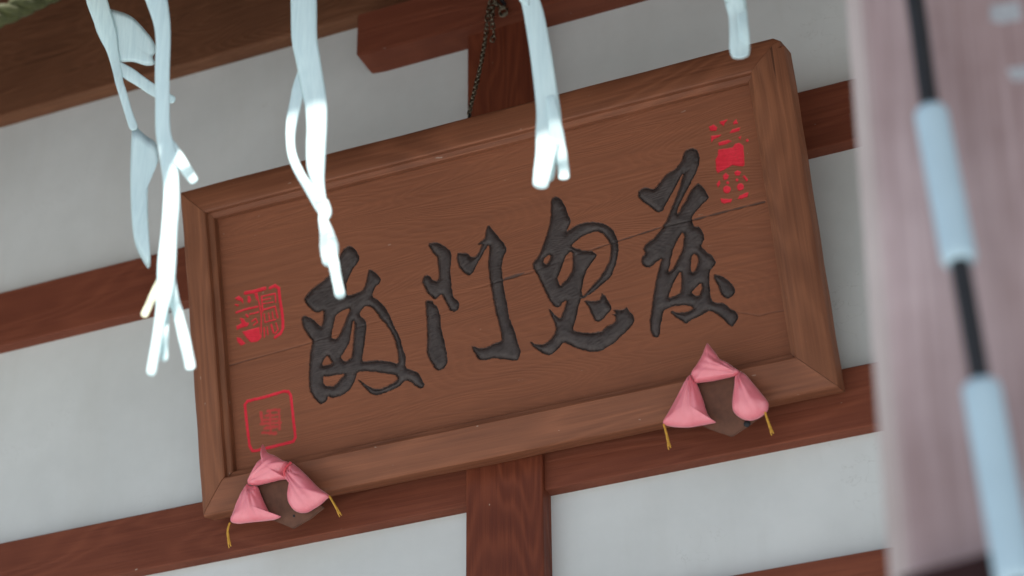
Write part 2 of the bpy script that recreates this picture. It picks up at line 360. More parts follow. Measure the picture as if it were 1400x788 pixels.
ch4 = [Z(c4, [(430,100),(450,65),(500,38),(540,55),(565,105),(560,170),(540,230),(510,290),(470,370),(430,440),(400,500),(385,545),(380,570),(400,560),(425,500),(450,475),(470,430),(500,370),(550,320),(585,350),(620,400),(640,440),(610,470),(570,510),(520,570),(500,600),(505,640),(520,670),(560,670),(590,720),(600,770),(590,788),(570,828),(620,873),(660,898),(695,953),(670,993),(640,1018),(640,1138),(655,1258),(690,1278),(750,1278),(800,1318),(860,1358),(870,1398),(850,1438),(820,1473),(780,1438),(720,1378),(640,1338),(600,1363),(540,1398),(480,1423),(455,1448),(400,1408),(340,1368),(330,1338),(380,1356),(450,1353),(510,1328),(500,1308),(440,1296),(350,1306),(280,1333),(265,1368),(250,1468),(240,1553),(200,1558),(170,1508),(162,1428),(175,1348),(195,1208),(215,1088),(245,978),(265,918),(210,958),(170,993),(130,993),(95,958),(100,913),(130,883),(115,848),(130,808),(190,770),(240,710),(270,670),(310,600),(350,500),(400,370),(430,260),(440,235),(410,280),(370,360),(330,430),(290,500),(270,550),(230,562),(180,520),(120,480),(70,430),(75,385),(120,355),(170,365),(210,370),(250,310),(300,250),(370,210),(420,150)]),
    Z(c4, [(672,1050),(720,1058),(780,1088),(830,1138),(850,1188),(825,1228),(785,1248),(750,1228),(725,1193),(710,1138),(680,1088)])]
ho4 = [Z(c4, p) for p in (
    [(520,883),(545,908),(555,943),(540,978),(525,1023),(500,1033),(490,1003),(495,918)],
    [(425,710),(440,730),(435,800),(420,860),(385,940),(345,1010),(310,1035),(325,970),(340,900),(350,850),(395,760)],
    [(410,1023),(418,1088),(412,1188),(380,1213),(310,1243),(325,1188),(350,1128),(385,1068)],
    [(575,1118),(580,1168),(555,1228),(520,1213),(495,1198),(530,1158)])]
def disc(x, y, r, k=12): return [(x+r*math.cos(2*math.pi*i/k), y+r*math.sin(2*math.pi*i/k)) for i in range(k)]
e1 = (950, 150, 5.63)
se1 = [Z(e1, p) for p in (
    [(190,95),(255,78),(230,110),(225,130),(200,115)], [(295,100),(320,75),(335,110),(300,118)], [(110,135),(145,115),(175,140),(165,165),(120,165)],
    [(265,185),(290,155),(350,140),(345,165),(300,180)], [(125,205),(205,195),(185,215),(145,230),(130,255)], [(180,255),(260,235),(285,245),(240,270),(185,280)],
    [(180,310),(290,295),(310,265),(345,258),(375,280),(385,430),(370,440),(290,430),(265,445),(180,490),(165,470),(160,385),(180,350)],
    [(215,510),(240,490),(265,510),(255,535),(225,545)], [(305,485),(330,468),(358,485),(345,510),(315,512)], disc(248,617,30), disc(352,597,28),
    [(200,685),(235,690),(290,690),(280,715),(225,725),(205,715)], [(330,690),(345,665),(400,640),(415,640),(405,675),(360,690)],
    [(368,515),(385,508),(412,545),(400,558)], [(168,575),(190,543),(198,570),(180,605)], [(335,215),(362,203),(350,238)], disc(326,545,11), disc(255,565,11), disc(405,240,11))]
e2 = (310, 380, 7.88)
def stroke(pts, wd): return (pts, wd)
st2 = [([(465,110),(520,85),(560,110),(575,250),(600,400),(605,540),(580,600),(520,640)],36), ([(200,165),(280,150),(410,115)],42), ([(322,165),(350,280),(372,400),(368,640)],17),
    ([(100,375),(200,340),(330,310)],24), ([(250,392),(340,370)],18), ([(270,470),(310,440),(330,480),(290,510)],16), ([(210,400),(226,420)],26),
    ([(378,200),(520,170),(527,262)],19), ([(392,240),(470,225)],14), ([(385,282),(500,262)],14), ([(375,200),(386,370)],18), ([(392,345),(520,310),(548,430)],19), ([(402,390),(412,480),(522,450)],15), ([(450,380),(460,450)],15), ([(490,370),(500,440)],15), ([(402,540),(406,640)],17), ([(434,530),(444,612)],14), ([(480,510),(502,590)],24), ([(530,490),(552,560),(520,600)],18)]
se2 = [Z(e2, p) for p in ([(85,220),(130,195),(175,230),(180,280),(150,250),(110,240)], [(90,280),(135,290),(120,310),(85,295)], [(225,200),(245,190),(265,240),(245,275),(222,260)], [(290,160),(335,170),(325,250)],
    [(100,520),(160,490),(140,430),(180,440),(200,475),(240,490),(220,525),(150,540),(110,560)], [(165,580),(260,555),(350,530),(365,660),(320,690),(260,695),(215,650)], [(105,640),(150,650),(205,710),(150,730),(115,690)])]
e3 = (320, 520, 7.16)
st3 = [([(105,240),(130,205),(300,165),(480,110),(530,110),(555,150),(580,380),(600,560),(580,600),(420,640),(220,690),(175,690),(150,640),(125,440),(105,240)],31)]
st3f = [([(262,320),(275,400)],26), ([(330,300),(440,290)],22), ([(310,348),(430,338)],20), ([(262,430),(455,415)],22), ([(440,310),(445,480)],22), ([(300,470),(425,455)],26), ([(275,515),(410,520)],22), ([(350,310),(362,520)],22), ([(290,390),(420,380)],16)]

RES = .0015
U0, U1, V0, V1 = .0885, PW-.0885, .0885, PH-.0885
nu, nv = int((U1-U0)/RES)+1, int((V1-V0)/RES)+1
gu = np.linspace(U0, U1, nu); gv = np.linspace(V0, V1, nv)
GU, GV = np.meshgrid(gu, gv)
sd = {k: np.full(GU.shape, -1.) for k in ('c1', 'c2', 'c3', 'c4', 's1', 's2', 's3', 's3f', 'crack', 'crack2')}
def to_uv(p): return np.array([on_p(x, y, FN) for x, y in p])
def window(P, pad=.02):
    i0 = max(np.searchsorted(gu, P[:, 0].min()-pad)-1, 0); i1 = min(np.searchsorted(gu, P[:, 0].max()+pad)+1, nu)
    j0 = max(np.searchsorted(gv, P[:, 1].min()-pad)-1, 0); j1 = min(np.searchsorted(gv, P[:, 1].max()+pad)+1, nv)
    return slice(j0, j1), slice(i0, i1)
def seg_dist(X, Y, a, b):
    d = b-a; L = d @ d + 1e-15; t = np.clip(((X-a[0])*d[0]+(Y-a[1])*d[1])/L, 0, 1)
    return np.hypot(X-a[0]-t*d[0], Y-a[1]-t*d[1])
def poly_sd(P, X, Y):
    D = np.full(X.shape, 9.); inside = np.zeros(X.shape, bool); n = len(P)
    for i in range(n):
        a, b = P[i], P[(i+1) % n]; D = np.minimum(D, seg_dist(X, Y, a, b))
        if a[1] != b[1]:
            c = ((a[1] > Y) != (b[1] > Y)) & (X < (b[0]-a[0])*(Y-a[1])/(b[1]-a[1])+a[0]); inside ^= c
    return np.where(inside, D, -D)
def chaikin(P):
    P = np.asarray(P); Q = np.roll(P, -1, 0); out = np.empty((2*len(P), 2)); out[0::2] = .8*P+.2*Q; out[1::2] = .2*P+.8*Q; return out
def add_poly(key, p, hole=False, smooth=True):
    P = to_uv(p)
    if smooth: P = chaikin(P)
    w_ = window(P); d = poly_sd(P, GU[w_], GV[w_])
    sd[key][w_] = np.minimum(sd[key][w_], -d) if hole else np.maximum(sd[key][w_], d)
def add_stroke(key, r, pts, wd):
    P = to_uv(Z(r, pts)); w_ = window(P); h = wd/r[2]*.5*(4.95/F)
    for a, b in zip(P[:-1], P[1:]): sd[key][w_] = np.maximum(sd[key][w_], h - seg_dist(GU[w_], GV[w_], a, b))
for key, ps, hs in (('c1', ch1, ho1), ('c2', ch2, []), ('c3', ch3, ho3), ('c4', ch4, ho4)):
    for p in ps: add_poly(key, p)
    for p in hs: add_poly(key, p, True)
for p in se1: add_poly('s1', p, smooth=False)
for p in se2: add_poly('s2', p, smooth=False)
for p, wd in st2: add_stroke('s2', e2, p, wd)
for p, wd in st3: add_stroke('s3', e3, p, wd)
for p, wd in st3f: add_stroke('s3f', e3, p, wd)
def vnoise(X, Y, sc, seed):
    r_ = np.random.default_rng(seed).random((256, 256)); x = X*sc; y = Y*sc
    xi = np.floor(x).astype(int); yi = np.floor(y).astype(int); fx = x-xi; fy = y-yi; fx = fx*fx*(3-2*fx); fy = fy*fy*(3-2*fy)
    g_ = lambda a, b: r_[a % 256, b % 256]
    return (g_(xi, yi)*(1-fx)+g_(xi+1, yi)*fx)*(1-fy) + (g_(xi, yi+1)*(1-fx)+g_(xi+1, yi+1)*fx)*fy - .5
sst = lambda x, a, b: (lambda t: t*t*(3-2*t))(np.clip((x-a)/(b-a), 0, 1))
H = FN + .0005*vnoise(GU, GV, 9, 1) + .00012*vnoise(GU*1.0, GV*9, 60, 2)
INK = np.zeros(GU.shape); PAINT = np.zeros(GU.shape); LAB = np.zeros(GU.shape, int)
ragged = .0014*vnoise(GU, GV, 150, 3) + .0014*vnoise(GU, GV, 400, 4)
for i, key in enumerate(('c1', 'c2', 'c3', 'c4')):
    d = sd[key] + ragged
    # rounded (convex) strokes standing in a sharp groove cut along their outline
    depth = .0090*sst(d, -.0003, .0014) - .0110*np.sqrt(np.clip(1-(1-np.clip((d-.001)/.0135, 0, 1))**2, 0, 1))
    warp = 5*vnoise(GU, GV, 22, 10+i) + 2.2*vnoise(GU, GV, 60, 20+i)
    ribs = np.sin((GV*math.cos(.5) - GU*math.sin(.5))*2*math.pi/.0088 + warp*1.7)
    fine_ = vnoise(GU*.35+GV*.2, GV-GU*.5, 420, 30+i)
    H += -depth + (.00012*ribs + .0004*fine_)*sst(d, .002, .007)
    INK = np.maximum(INK, sst(d, -.0009, .0009)); LAB[sd[key] > -.0008] = i+1
for i, key in enumerate(('s1', 's2', 's3')):
    d = sd[key] + .5*ragged
    H -= .0012*sst(d, -.0005, .0012); PAINT = np.maximum(PAINT, sst(d, -.0008, .0008)); LAB[(sd[key] > -.0006) & (LAB == 0)] = i+5
df = sd['s3f'] + 1.5*ragged
PAINT = np.maximum(PAINT, .55*sst(df, -.003, .0015)); LAB[(sd['s3f'] > 0) & (LAB == 0)] = 7
# cracks along the board joint; the upper board stands a touch proud towards the right
def crack(pts, half, depth, seed, x_on, ink=.75):
    global H, INK
    P = to_uv(pts); D = np.full(GU.shape, 9.)
    for a, b in zip(P[:-1], P[1:]): D = np.minimum(D, seg_dist(GU, GV, a, b))
    k = np.interp(GU, *x_on); wob = 1 + 1.2*vnoise(GU, GV, 55, seed)
    g_ = np.clip(1-D/(half*wob), 0, 1)*k
    H = H - depth*g_; INK = np.maximum(INK, ink*sst(g_, .15, .7)*(LAB == 0))
    return P
cp = [(300,504),(340,492),(420,470),(560,425),(640,398),(690,382),(720,374),(760,360),(800,344),(850,328),(900,312),(950,300),(1000,287),(1045,276)]
ux = [on_p(x, y, FN)[0] for x, y in cp]
P = crack(cp, .0028, .005, 5, (ux, [.5,.6,.45,.05,.05,.7,.5,.1,.45,.8,1,1,1,.9]))
line_v = np.interp(GU, P[:, 0], P[:, 1]); up = np.interp(GU, [ux[8], ux[10], ux[13]], [0, .0012, .0022])
H = H + up*sst(GV-line_v, -.001, .0015)
crack([(1005,427),(1022,429),(1038,432),(1055,427),(1072,425)], .0018, .002, 6, ([0, 2], [.9, .9]), .3)
crack([(690,381),(702,378),(716,373)], .0045, .003, 8, ([0, 2], [.9, .9]), .8)
board = empty('board', (0, 0, 0)); board.parent = plq
faces_i = (np.arange(nv-1)[:, None]*nu + np.arange(nu-1)[None, :]).ravel()
quads = np.stack([faces_i, faces_i+1, faces_i+nu+1, faces_i+nu], 1)
flab = LAB[:-1, :-1].ravel()
VX = np.stack([GU.ravel(), GV.ravel(), H.ravel()], 1); INKf = INK.ravel(); PNTf = PAINT.ravel()
def sub(name, lab, parent):
    qd = quads[flab == lab]; ids, inv = np.unique(qd, return_inverse=True); inv = inv.reshape(qd.shape)
    me = bpy.data.meshes.new(name); me.vertices.add(len(ids)); me.vertices.foreach_set('co', VX[ids].astype(np.float32).ravel())
    me.loops.add(qd.size); me.loops.foreach_set('vertex_index', inv.astype(np.int32).ravel())
    me.polygons.add(len(qd)); me.polygons.foreach_set('loop_start', np.arange(0, qd.size, 4, dtype=np.int32)); me.polygons.foreach_set('loop_total', np.full(len(qd), 4, np.int32))
    me.update(calc_edges=True); me.polygons.foreach_set('use_smooth', np.ones(len(qd), bool)); me.materials.append(M['field'])
    for nm, arr in (('ink', INKf), ('paint', PNTf)):
        at = me.attributes.new(nm, 'FLOAT', 'POINT'); at.data.foreach_set('value', arr[ids].astype(np.float32))
    o = bpy.data.objects.new(name, me); C.objects.link(o); o.parent = parent; return o
bpy.data.objects.remove(board)
board = sub('board', 0, plq)
for k in range(1, 5):
    o = sub('carved_character', k, board)
    o['label'] = ('carved black character with a dab over a wide looping stroke', 'carved black gate-shaped character of two uprights', 'carved black character with a round open loop', 'tall carved black character beside the broken red seal')[k-1]
for k in range(5, 8):
    o = sub('red_seal', k, board)
    o['label'] = ('red seal of scattered bits round a solid block', 'square red seal of dense script', 'rounded square red outline seal with faint script')[k-5]
bk = box_bm(.08, PW-.08, .08, PH-.08, -.056, -.034, .001)
from_bm('backing_board', bk, M['frame_x'], plq)

# ------------------------------------------------------------------ brackets and cushions under the plaque
def plq_w(u, v, n): return PO + PU*u + PV*v + PN*n
def lobe(name, pts, parent, base, n0, hf, hb, pinch, mat, seed):
    """padded cloth lobe inflated from its outline; pinch = outline point where the cloth is gathered"""
    P = np.array([on_p(x, y, n0) for x, y in pts]); P = catmull(np.vstack([P, P[:1]]), 5)[:-1]
    c = P.mean(0); K = len(P); RN = 16; V = []; Fc = []
    pc = on_p(*pinch, n0); r_ = np.random.default_rng(seed); ph = r_.random(4)*6.28
    def hgt(t, p):
        prof_ = (1-t**2.4)**.62 if t < 1 else 0
        d = p-pc; ang = math.atan2(d[1], d[0]); dist = np.linalg.norm(d)
        cre = .0042*math.exp(-dist/.045)*math.sin(ang*17+ph[0]+2*math.sin(ang*5+ph[1])) + .0012*math.sin(ang*29+ph[2])*math.exp(-dist/.09)
        return prof_, cre*min(1, (1-t)*4)
    for side in (1, -1):
        for i in range(RN+1):
            t = 1 - i/RN
            for k in range(K):
                p = c + (P[k]-c)*t; pf, cr = hgt(t, p)
                h = (hf*pf + cr) if side == 1 else -hb*pf
                V.append(plq_w(p[0], p[1], n0+h)-base)
    o0 = (RN+1)*K
    for i in range(RN):
        for k in range(K):
            a, b, c_, d_ = i*K+k, i*K+(k+1) % K, (i+1)*K+(k+1) % K, (i+1)*K+k
            Fc.append((a, b, c_, d_)); Fc.append((o0+d_, o0+c_, o0+b, o0+a))
    ob = mesh(name, V, Fc, mat, parent)
    bm = bmesh.new(); bm.from_mesh(ob.data); bmesh.ops.remove_doubles(bm, verts=bm.verts, dist=2e-5); bmesh.ops.recalc_face_normals(bm, faces=bm.faces); bm.to_mesh(ob.data); bm.free()
    ob.data.polygons.foreach_set('use_smooth', [True]*len(ob.data.polygons)); return ob
def cord(name, px, parent, base, n0, wpx, mat):
    P = catmull([plq_w(*on_p(x, y, n), n) for (x, y), n in zip(px, n0)], 6)
    if name == 'gold_cord':
        V, Fc = [], []; n = len(P); tt = np.linspace(0, 1, n)
        for k in range(4):
            a = 2*math.pi*k/4 + tt*7; sp = (.0012 + .0020*tt**3)[:, None]
            Q = P - base + sp*(np.cos(a)[:, None]*PU + np.sin(a)[:, None]*PN) + np.array([0, 0, 1])*(.004*tt**6*math.sin(k*2.1))[:, None]
            v_, f_ = tube(Q, .0013, 6); o_ = len(V); V += v_; Fc += [tuple(i+o_ for i in f) for f in f_]
        return mesh(name, V, Fc, mat, parent, True)
    r_ = wpx*.5*4.9/F; V, Fc = tube(P-base, r_*(1+.12*np.sin(np.arange(len(P))*1.9)), 8)
    return mesh(name, V, Fc, mat, parent, True)
def bracket(r, plate, nails, label):
    pc = np.array([on_p(*p, .024) for p in Z(r, plate)]); base = plq_w(pc[:, 0].mean(), -.03, -.03)
    t = empty('plaque_bracket', base, label=label, cat='bracket', group='brackets under the plaque')
    def prism(name, P, n0, n1, mat):
        bm = bmesh.new(); vs = [bm.verts.new(plq_w(u, v, n0)-base) for u, v in P]; f = bm.faces.new(vs)
        ex = bmesh.ops.extrude_face_region(bm, geom=[f])
        for v in [v for v in ex['geom'] if isinstance(v, bmesh.types.BMVert)]: v.co += Vector(PN*(n1-n0))
        bmesh.ops.recalc_face_normals(bm, faces=bm.faces); bmesh.ops.bevel(bm, geom=bm.edges[:], offset=.0015, segments=2, affect='EDGES')
        return from_bm(name, bm, mat, t)
    prism('plate', pc, .0215, .0285, M['bracket'])
    uc = pc[:, 0].mean(); hw = .03
    prism('shelf', [(uc-hw, -.022), (uc+hw, -.022), (uc+hw, -.004), (uc-hw, -.004)], -.085, .021, M['bracket'])
    for (x, y, rr) in nails:
        px_ = Z(r, [(x, y)])[0]; u, v = on_p(*px_, .03)
        bm = bmesh.new(); bmesh.ops.create_uvsphere(bm, u_segments=12, v_segments=8, radius=rr)
        for vv in bm.verts: vv.co.z *= .5
        bm.transform(rotm.to_4x4()); bm.transform(Matrix.Translation(plq_w(u, v, .0287)-base)); from_bm('nail', bm, M['nail'], t, True)
    return t
rR = (890, 460, 4.922); rL = (295, 595, 4.926)
bracket(rR, [(300,300),(560,262),(715,560),(660,605),(545,678),(400,628),(340,600)], [(645,588,.0075)], 'dark brown diamond bracket behind the cushion below the black loop character')
bracket(rL, [(230,338),(495,298),(735,490),(640,565),(525,632),(400,580),(330,560)], [(525,545,.003)], 'dark brown diamond bracket behind the cushion below the outlined red seal')
def cushion(r, top, left, right, cords, pinches, label, band=None):
    n0 = .040; allp = np.array([on_p(*p, n0) for p in Z(r, top+left+right)])
    base = plq_w(allp[:, 0].mean(), allp[:, 1].min(), n0-.012)
    t = empty('pink_cushion', base, label=label, cat='cushion', group='pink padded cushions on the brackets')
    lobe('lobe', Z(r, left), t, base, n0, .026, .013, Z(r, [pinches[0]])[0], M['pink'], 1)
    lobe('lobe', Z(r, right), t, base, n0, .028, .013, Z(r, [pinches[1]])[0], M['pink'], 2)
    lobe('lobe', Z(r, top), t, base, n0+.004, .024, .014, Z(r, [pinches[2]])[0], M['pink'], 3)
    for c_ in cords: cord('gold_cord', Z(r, c_), t, base, [n0+.002, n0+.004, n0-.002], 3.6, M['gold'])
    if band: cord('red_band', Z(r, band), t, base, [n0+.012, n0+.02, n0+.02, n0+.012], 4.2, M['red_band'])
cushion(rR, [(380,45),(410,80),(440,120),(465,155),(510,175),(560,210),(600,240),(575,265),(520,280),(430,300),(345,312),(300,315),(285,290),(270,250),(310,190),(345,130),(365,80)],
    [(270,255),(290,290),(310,320),(330,370),(355,440),(380,520),(410,560),(438,580),(390,592),(320,605),(250,615),(160,612),(100,600),(80,580),(120,510),(170,420),(215,330),(250,270)],
    [(600,235),(640,260),(690,320),(740,380),(780,430),(792,460),(785,500),(760,530),(720,555),(670,568),(620,560),(580,535),(552,500),(548,450),(552,400),(562,330),(570,265)],
    [[(85,590),(105,660),(125,750)], [(762,495),(790,580),(818,655)]], [(280,275), (590,245), (585,250)], 'pink satin cushion on the bracket below the black loop character')
cushion(rL, [(318,62),(330,90),(350,120),(400,140),(450,170),(490,185),(480,220),(460,260),(480,295),(430,305),(350,325),(280,340),(235,340),(215,320),(240,260),(280,190),(320,150),(312,100)],
    [(215,325),(240,342),(280,345),(300,390),(325,450),(355,510),(385,535),(440,548),(400,570),(330,580),(230,590),(150,598),(100,580),(120,520),(150,440),(185,370)],
    [(490,185),(520,190),(580,240),(640,300),(700,360),(765,408),(740,440),(700,475),(660,500),(620,522),(570,525),(525,505),(495,460),(488,410),(495,350),(498,300),(470,285),(462,250),(475,215)],
    [[(95,590),(80,650),(95,750)], [(765,410),(800,470),(840,540)]], [(240,340), (485,240), (225,320)], 'pink satin cushion with red band overlapping the outlined red seal', [(508,185),(474,215),(461,255),(484,297)])

# ------------------------------------------------------------------ chain from the bracket beam to the plaque's back
ch = empty('hanging_chain', on_y(680, 12, cyf), label='thin dark metal chain holding the plaque to the beam above', cat='chain')
cb = np.array(ch.location)
def torus_link(L, Wd, r_):
    P = []
    for k in range(20):
        a = 2*math.pi*k/20; P.append((Wd*math.cos(a), 0, Wd*math.sin(a) + (L if math.sin(a) > 0 else -L)))
    P = np.array(P+P[:1]); return tube(P, r_, 6, False)
LV, LF = torus_link(.0040, .0050, .0017); lm = bpy.data.meshes.new('link'); lm.from_pydata([tuple(v) for v in LV], [], LF); lm.materials.append(M['chain'])
lm.polygons.foreach_set('use_smooth', [True]*len(lm.polygons))
def run_chain(pts):
    P = catmull(pts, 20); seg = np.linalg.norm(np.diff(P, axis=0), axis=1); s = np.concatenate([[0], seg.cumsum()]); n = int(s[-1]/.0125)
    for k in range(n):
        a = (k+.5)*.0125; p = np.array([np.interp(a, s, P[:, j]) for j in range(3)]); q_ = np.array([np.interp(a+.004, s, P[:, j]) for j in range(3)])
        d = Vector(q_-p).normalized(); rot = d.to_track_quat('Z', 'Y').to_matrix() @ Matrix.Rotation((k % 2)*math.pi/2+.5+random.uniform(-.3, .3), 3, 'Z')
        o = bpy.data.objects.new('link', lm); C.objects.link(o); o.parent = ch; o.matrix_local = Matrix.Translation(p-cb) @ rot.to_4x4()
yb = 3.885
run_chain([on_y(683, 8, cyf-.012), on_y(672, 2, cyf-.012), on_y(667, 20, cyf-.012), on_y(664, 50, cyf-.012), on_y(656, 95, 3.97), on_y(645, 140, 3.91), on_y(641, 158, yb)])
run_chain([on_y(684, 10, cyf-.018), on_y(675, 5, cyf-.02), on_y(673, 30, cyf-.02), on_y(675, 48, cyf-.016), on_y(671, 60, cyf-.016)])
for k in range(4):      # wire turns on the hook
    c0 = on_y(688, 14+k*1.2, cyf-.010-.003*k); P = [c0 + np.array([.011*math.cos(a), -.003*math.sin(a), .010*math.sin(a)]) @ np.eye(3) for a in np.linspace(0, 2*math.pi, 19)]
    V, Fc = tube(np.array(P)-cb, .0017, 6, False); mesh('wire_loop', V, Fc, M['chain'], ch, True)
h0 = on_y(690, 6, cyf); V, Fc = tube(np.array([h0+np.array([0, .03, 0]), h0, h0+np.array([0, -.025, 0]), h0+np.array([0, -.03, .006])])-cb, .005, 8); mesh('hook', V, Fc, M['nail'], ch, True)
e0 = on_y(641, 158, yb); V, Fc = tube(np.array([e0+np.array([0, 0, .004]), e0+np.array([0, .004, -.02]), e0+np.array([0, .01, -.06])])-cb, .0035, 8); mesh('eye_bolt', V, Fc, M['nail'], ch, True)

# ------------------------------------------------------------------ straw rope overhead and the white streamers that hang from it
rope_px = [(-420,205),(-200,108),(0,22),(130,-34),(420,-128),(725,-215),(1004,-290),(1300,-365),(1700,-470)]
rope_y = [2.50,2.56,2.64,2.76,3.02,3.14,3.22,3.28,3.34]
RP = catmull([on_y(x, y, Y) for (x, y), Y in zip(rope_px, rope_y)], 30)
rp = empty('straw_rope', RP[60], label='blurred yellow-green straw rope above the white streamers', cat='rope')
s = np.concatenate([[0], np.linalg.norm(np.diff(RP, axis=0), axis=1).cumsum()])
for k in range(3):
    a = s/.10*2*math.pi + k*2.0944
    off = np.stack([np.zeros_like(a), np.cos(a), np.sin(a)], 1)*.0105
    V, Fc = tube(RP+off-RP[60], .0108, 8); mesh('strand', V, Fc, M['straw'], rp, True)
def strand(parent, base, pts, Y, mat, flat=.16, name='strand', seed=0, sides=10):
    """pts: (x_px, y_px, width_px) down a hanging strip of fibre; it hangs in the upright plane at distance Y"""
    P = catmull(np.array(pts, float), 7); r_ = np.random.default_rng(seed); ph = r_.random(4)*6.28
    V = []; n = len(P)
    d2 = np.gradient(P[:, :2], axis=0); d2 /= np.linalg.norm(d2, axis=1)[:, None]+1e-9
    for i in range(n):
        x, y, wd = P[i]; t = i/(n-1)
        wd = wd*(1+.03*math.sin(9*t+ph[3])+.02*math.sin(23*t+ph[2]))
        if i == n-1: wd *= .45
        elif i == n-2: wd *= .85
        if i == 0: wd *= .8
        nx, ny = -d2[i][1], d2[i][0]
        yy = Y + .006*math.sin(5*t+ph[0]) + .003*math.sin(13*t+ph[1])
        c = on_y(x, y, yy); e = on_y(x+nx*wd/2, y+ny*wd/2, yy) - c; hw = np.linalg.norm(e)
        for k in range(sides):
            a = 2*math.pi*k/sides; V.append(c + e*math.cos(a) + np.array([0, -1, 0])*hw*flat*math.sin(a) - base)
    Fc = [(i*sides+k, i*sides+(k+1) % sides, (i+1)*sides+(k+1) % sides, (i+1)*sides+k) for i in range(n-1) for k in range(sides)]
    Fc += [tuple(range(sides))[::-1], tuple((n-1)*sides+k for k in range(sides))]
    o = mesh(name, V, Fc, mat, parent, True)
    bm = bmesh.new(); bm.from_mesh(o.data); bmesh.ops.recalc_face_normals(bm, faces=bm.faces); bm.to_mesh(o.data); bm.free()
    o.data.polygons.foreach_set('use_smooth', [True]*len(o.data.polygons)); return o
def rope_top(x):
    i = np.interp(x, [p[0] for p in rope_px], range(len(rope_px))); return float(np.interp(x, [p[0] for p in rope_px], [p[1] for p in rope_px]))
def leaf(parent, base, px, Y, mat, th=.004):
    """thin folded sheet with a softly swollen middle, from its outline"""
    Q = catmull(np.array(list(px)+[px[0]], float), 5)[:-1]; c = Q.mean(0); K = len(Q); RN = 5; V = []; Fc = []
    for sgn in (-1, 1):
        for i in range(RN+1):
            t = 1-i/RN
            for k in range(K):
                p = c+(Q[k]-c)*t; bend = .010*math.sin((p[1]-px[0][1])/40)
                V.append(on_y(p[0], p[1], Y+bend+sgn*th*math.sqrt(max(0, 1-t*t)))-base)
    o0 = (RN+1)*K
    for i in range(RN):
        for k in range(K):
            a, b_, c_, d_ = i*K+k, i*K+(k+1) % K, (i+1)*K+(k+1) % K, (i+1)*K+k
            Fc.append((a, b_, c_, d_)); Fc.append((o0+d_, o0+c_, o0+b_, o0+a))
    o = mesh('fold', V, Fc, mat, parent)
    bm = bmesh.new(); bm.from_mesh(o.data); bmesh.ops.remove_doubles(bm, verts=bm.verts, dist=2e-5); bmesh.ops.recalc_face_normals(bm, faces=bm.faces); bm.to_mesh(o.data); bm.free()
    o.data.polygons.foreach_set('use_smooth', [True]*len(o.data.polygons)); return o
def streamer(Y, strands, label, leaves=()):
    x0, y0 = strands[0][0][0][:2]; base = on_y(x0, y0, Y)
    t = empty('paper_streamer', base, label=label, cat='streamer', group='white streamers hanging from the straw rope')
    for k, s_ in enumerate(strands):
        pts, mat = s_[0], M[s_[1]] if len(s_) > 1 else M['paper']
        strand(t, base, pts, Y + (s_[2] if len(s_) > 2 else .004*k), mat, seed=k+int(x0))
    for px, dy in leaves: leaf(t, base, px, Y+dy, M['paper'])
    return t
yt = rope_top(205)
streamer(2.97, [
    ([(205,yt-4,26),(207,-20,28),(214,0,28),(221,30,23),(223,57,21),(222,91,21),(222,137,20),(223,180,21),(230,214,25),(234,250,23),(234,281,23),(231,320,22),(228,360,25),(226,395,23),(221,425,17),(216,455,14),(211,485,14),(206,514,14)],),
    ([(230,350,10),(236,403,16),(243,428,15),(251,460,15),(258,490,15),(261,506,14)],),
    ([(226,395,14),(225,430,12),(225,460,11),(225,494,11)],),
    ([(224,375,12),(214,396,12),(205,415,11),(196,434,11)], 'straw_tip', .012),
    ([(226,190,14),(238,208,18),(250,225,17),(258,237,15),(267,250,12)], 'paper', .008)],
    'long white streamer ending in forked legs before the plaque edge')
yt = rope_top(130)
streamer(3.10, [
    ([(122,yt-8,26),(128,-15,27),(132,0,28),(138,18,28),(147,45,26),(154,70,16),(160,95,13),(163,112,11),(168,128,11),(175,152,11),(184,178,13)],),
    ([(156,86,10),(172,98,17),(190,110,17),(212,125,15),(226,132,12),(239,138,11)], 'paper', .012)],
    'blurred white streamer of leaf-shaped folds and thin crossing strands',
    [([(128,8),(157,14),(180,23),(198,41),(210,57),(213,70),(209,78),(211,88),(200,90),(182,85),(158,84),(146,70),(130,38)], .004),
     ([(180,176),(186,174),(200,186),(213,196),(217,220),(208,227),(203,250),(202,281),(204,330),(206,358),(203,367),(196,358),(185,335),(180,300),(178,240)], .0)])
yt = rope_top(415)
streamer(3.08, [
    ([(408,yt-4,34),(412,-20,35),(415,0,35),(416,51,34),(421,81,34),(427,115,34),(432,145,31),(433,175,29),(432,200,28),(432,230,24),(436,255,16),(439,278,17)],),
    ([(414,90,8),(408,120,16),(404,142,16),(399,165,15),(397,190,13),(400,214,13),(410,237,13),(421,255,14),(432,275,13),(440,290,12)], 'paper', .008),
    ([(440,274,17),(444,291,20),(442,301,14),(447,320,20),(450,338,25),(450,352,24),(446,364,11)],),
    ([(452,322,8),(456,358,14),(461,385,14),(466,408,14)], 'paper', -.004)],
    'white streamer with an open slit and a single thin tip before the characters')
yt = rope_top(720)
streamer(3.16, [
    ([(716,yt-4,24),(720,-25,25),(725,0,26),(731,25,28),(739,71,28),(745,114,30),(750,155,34),(750,185,36),(746,212,30),(742,235,26),(738,258,20)],),
    ([(752,130,12),(760,178,19),(766,205,17),(770,228,16),(771,246,16)], 'paper', .006),
    ([(751,195,20),(753,220,17),(750,248,13)], 'paper', .006)],
    'white streamer splitting into short blunt fingers over the top frame')
yt = rope_top(990)
streamer(3.20, [
    ([(992,yt-4,24),(998,-40,25),(1004,0,25),(1008,21,25),(1010,43,26),(1011,65,28),(1013,80,20)],),
    ([(1003,-60,14),(1012,-10,13),(1016,30,14),(1019,70,13)], 'paper', .006)],
    'short white streamer with blunt end over the corner of the plaque')

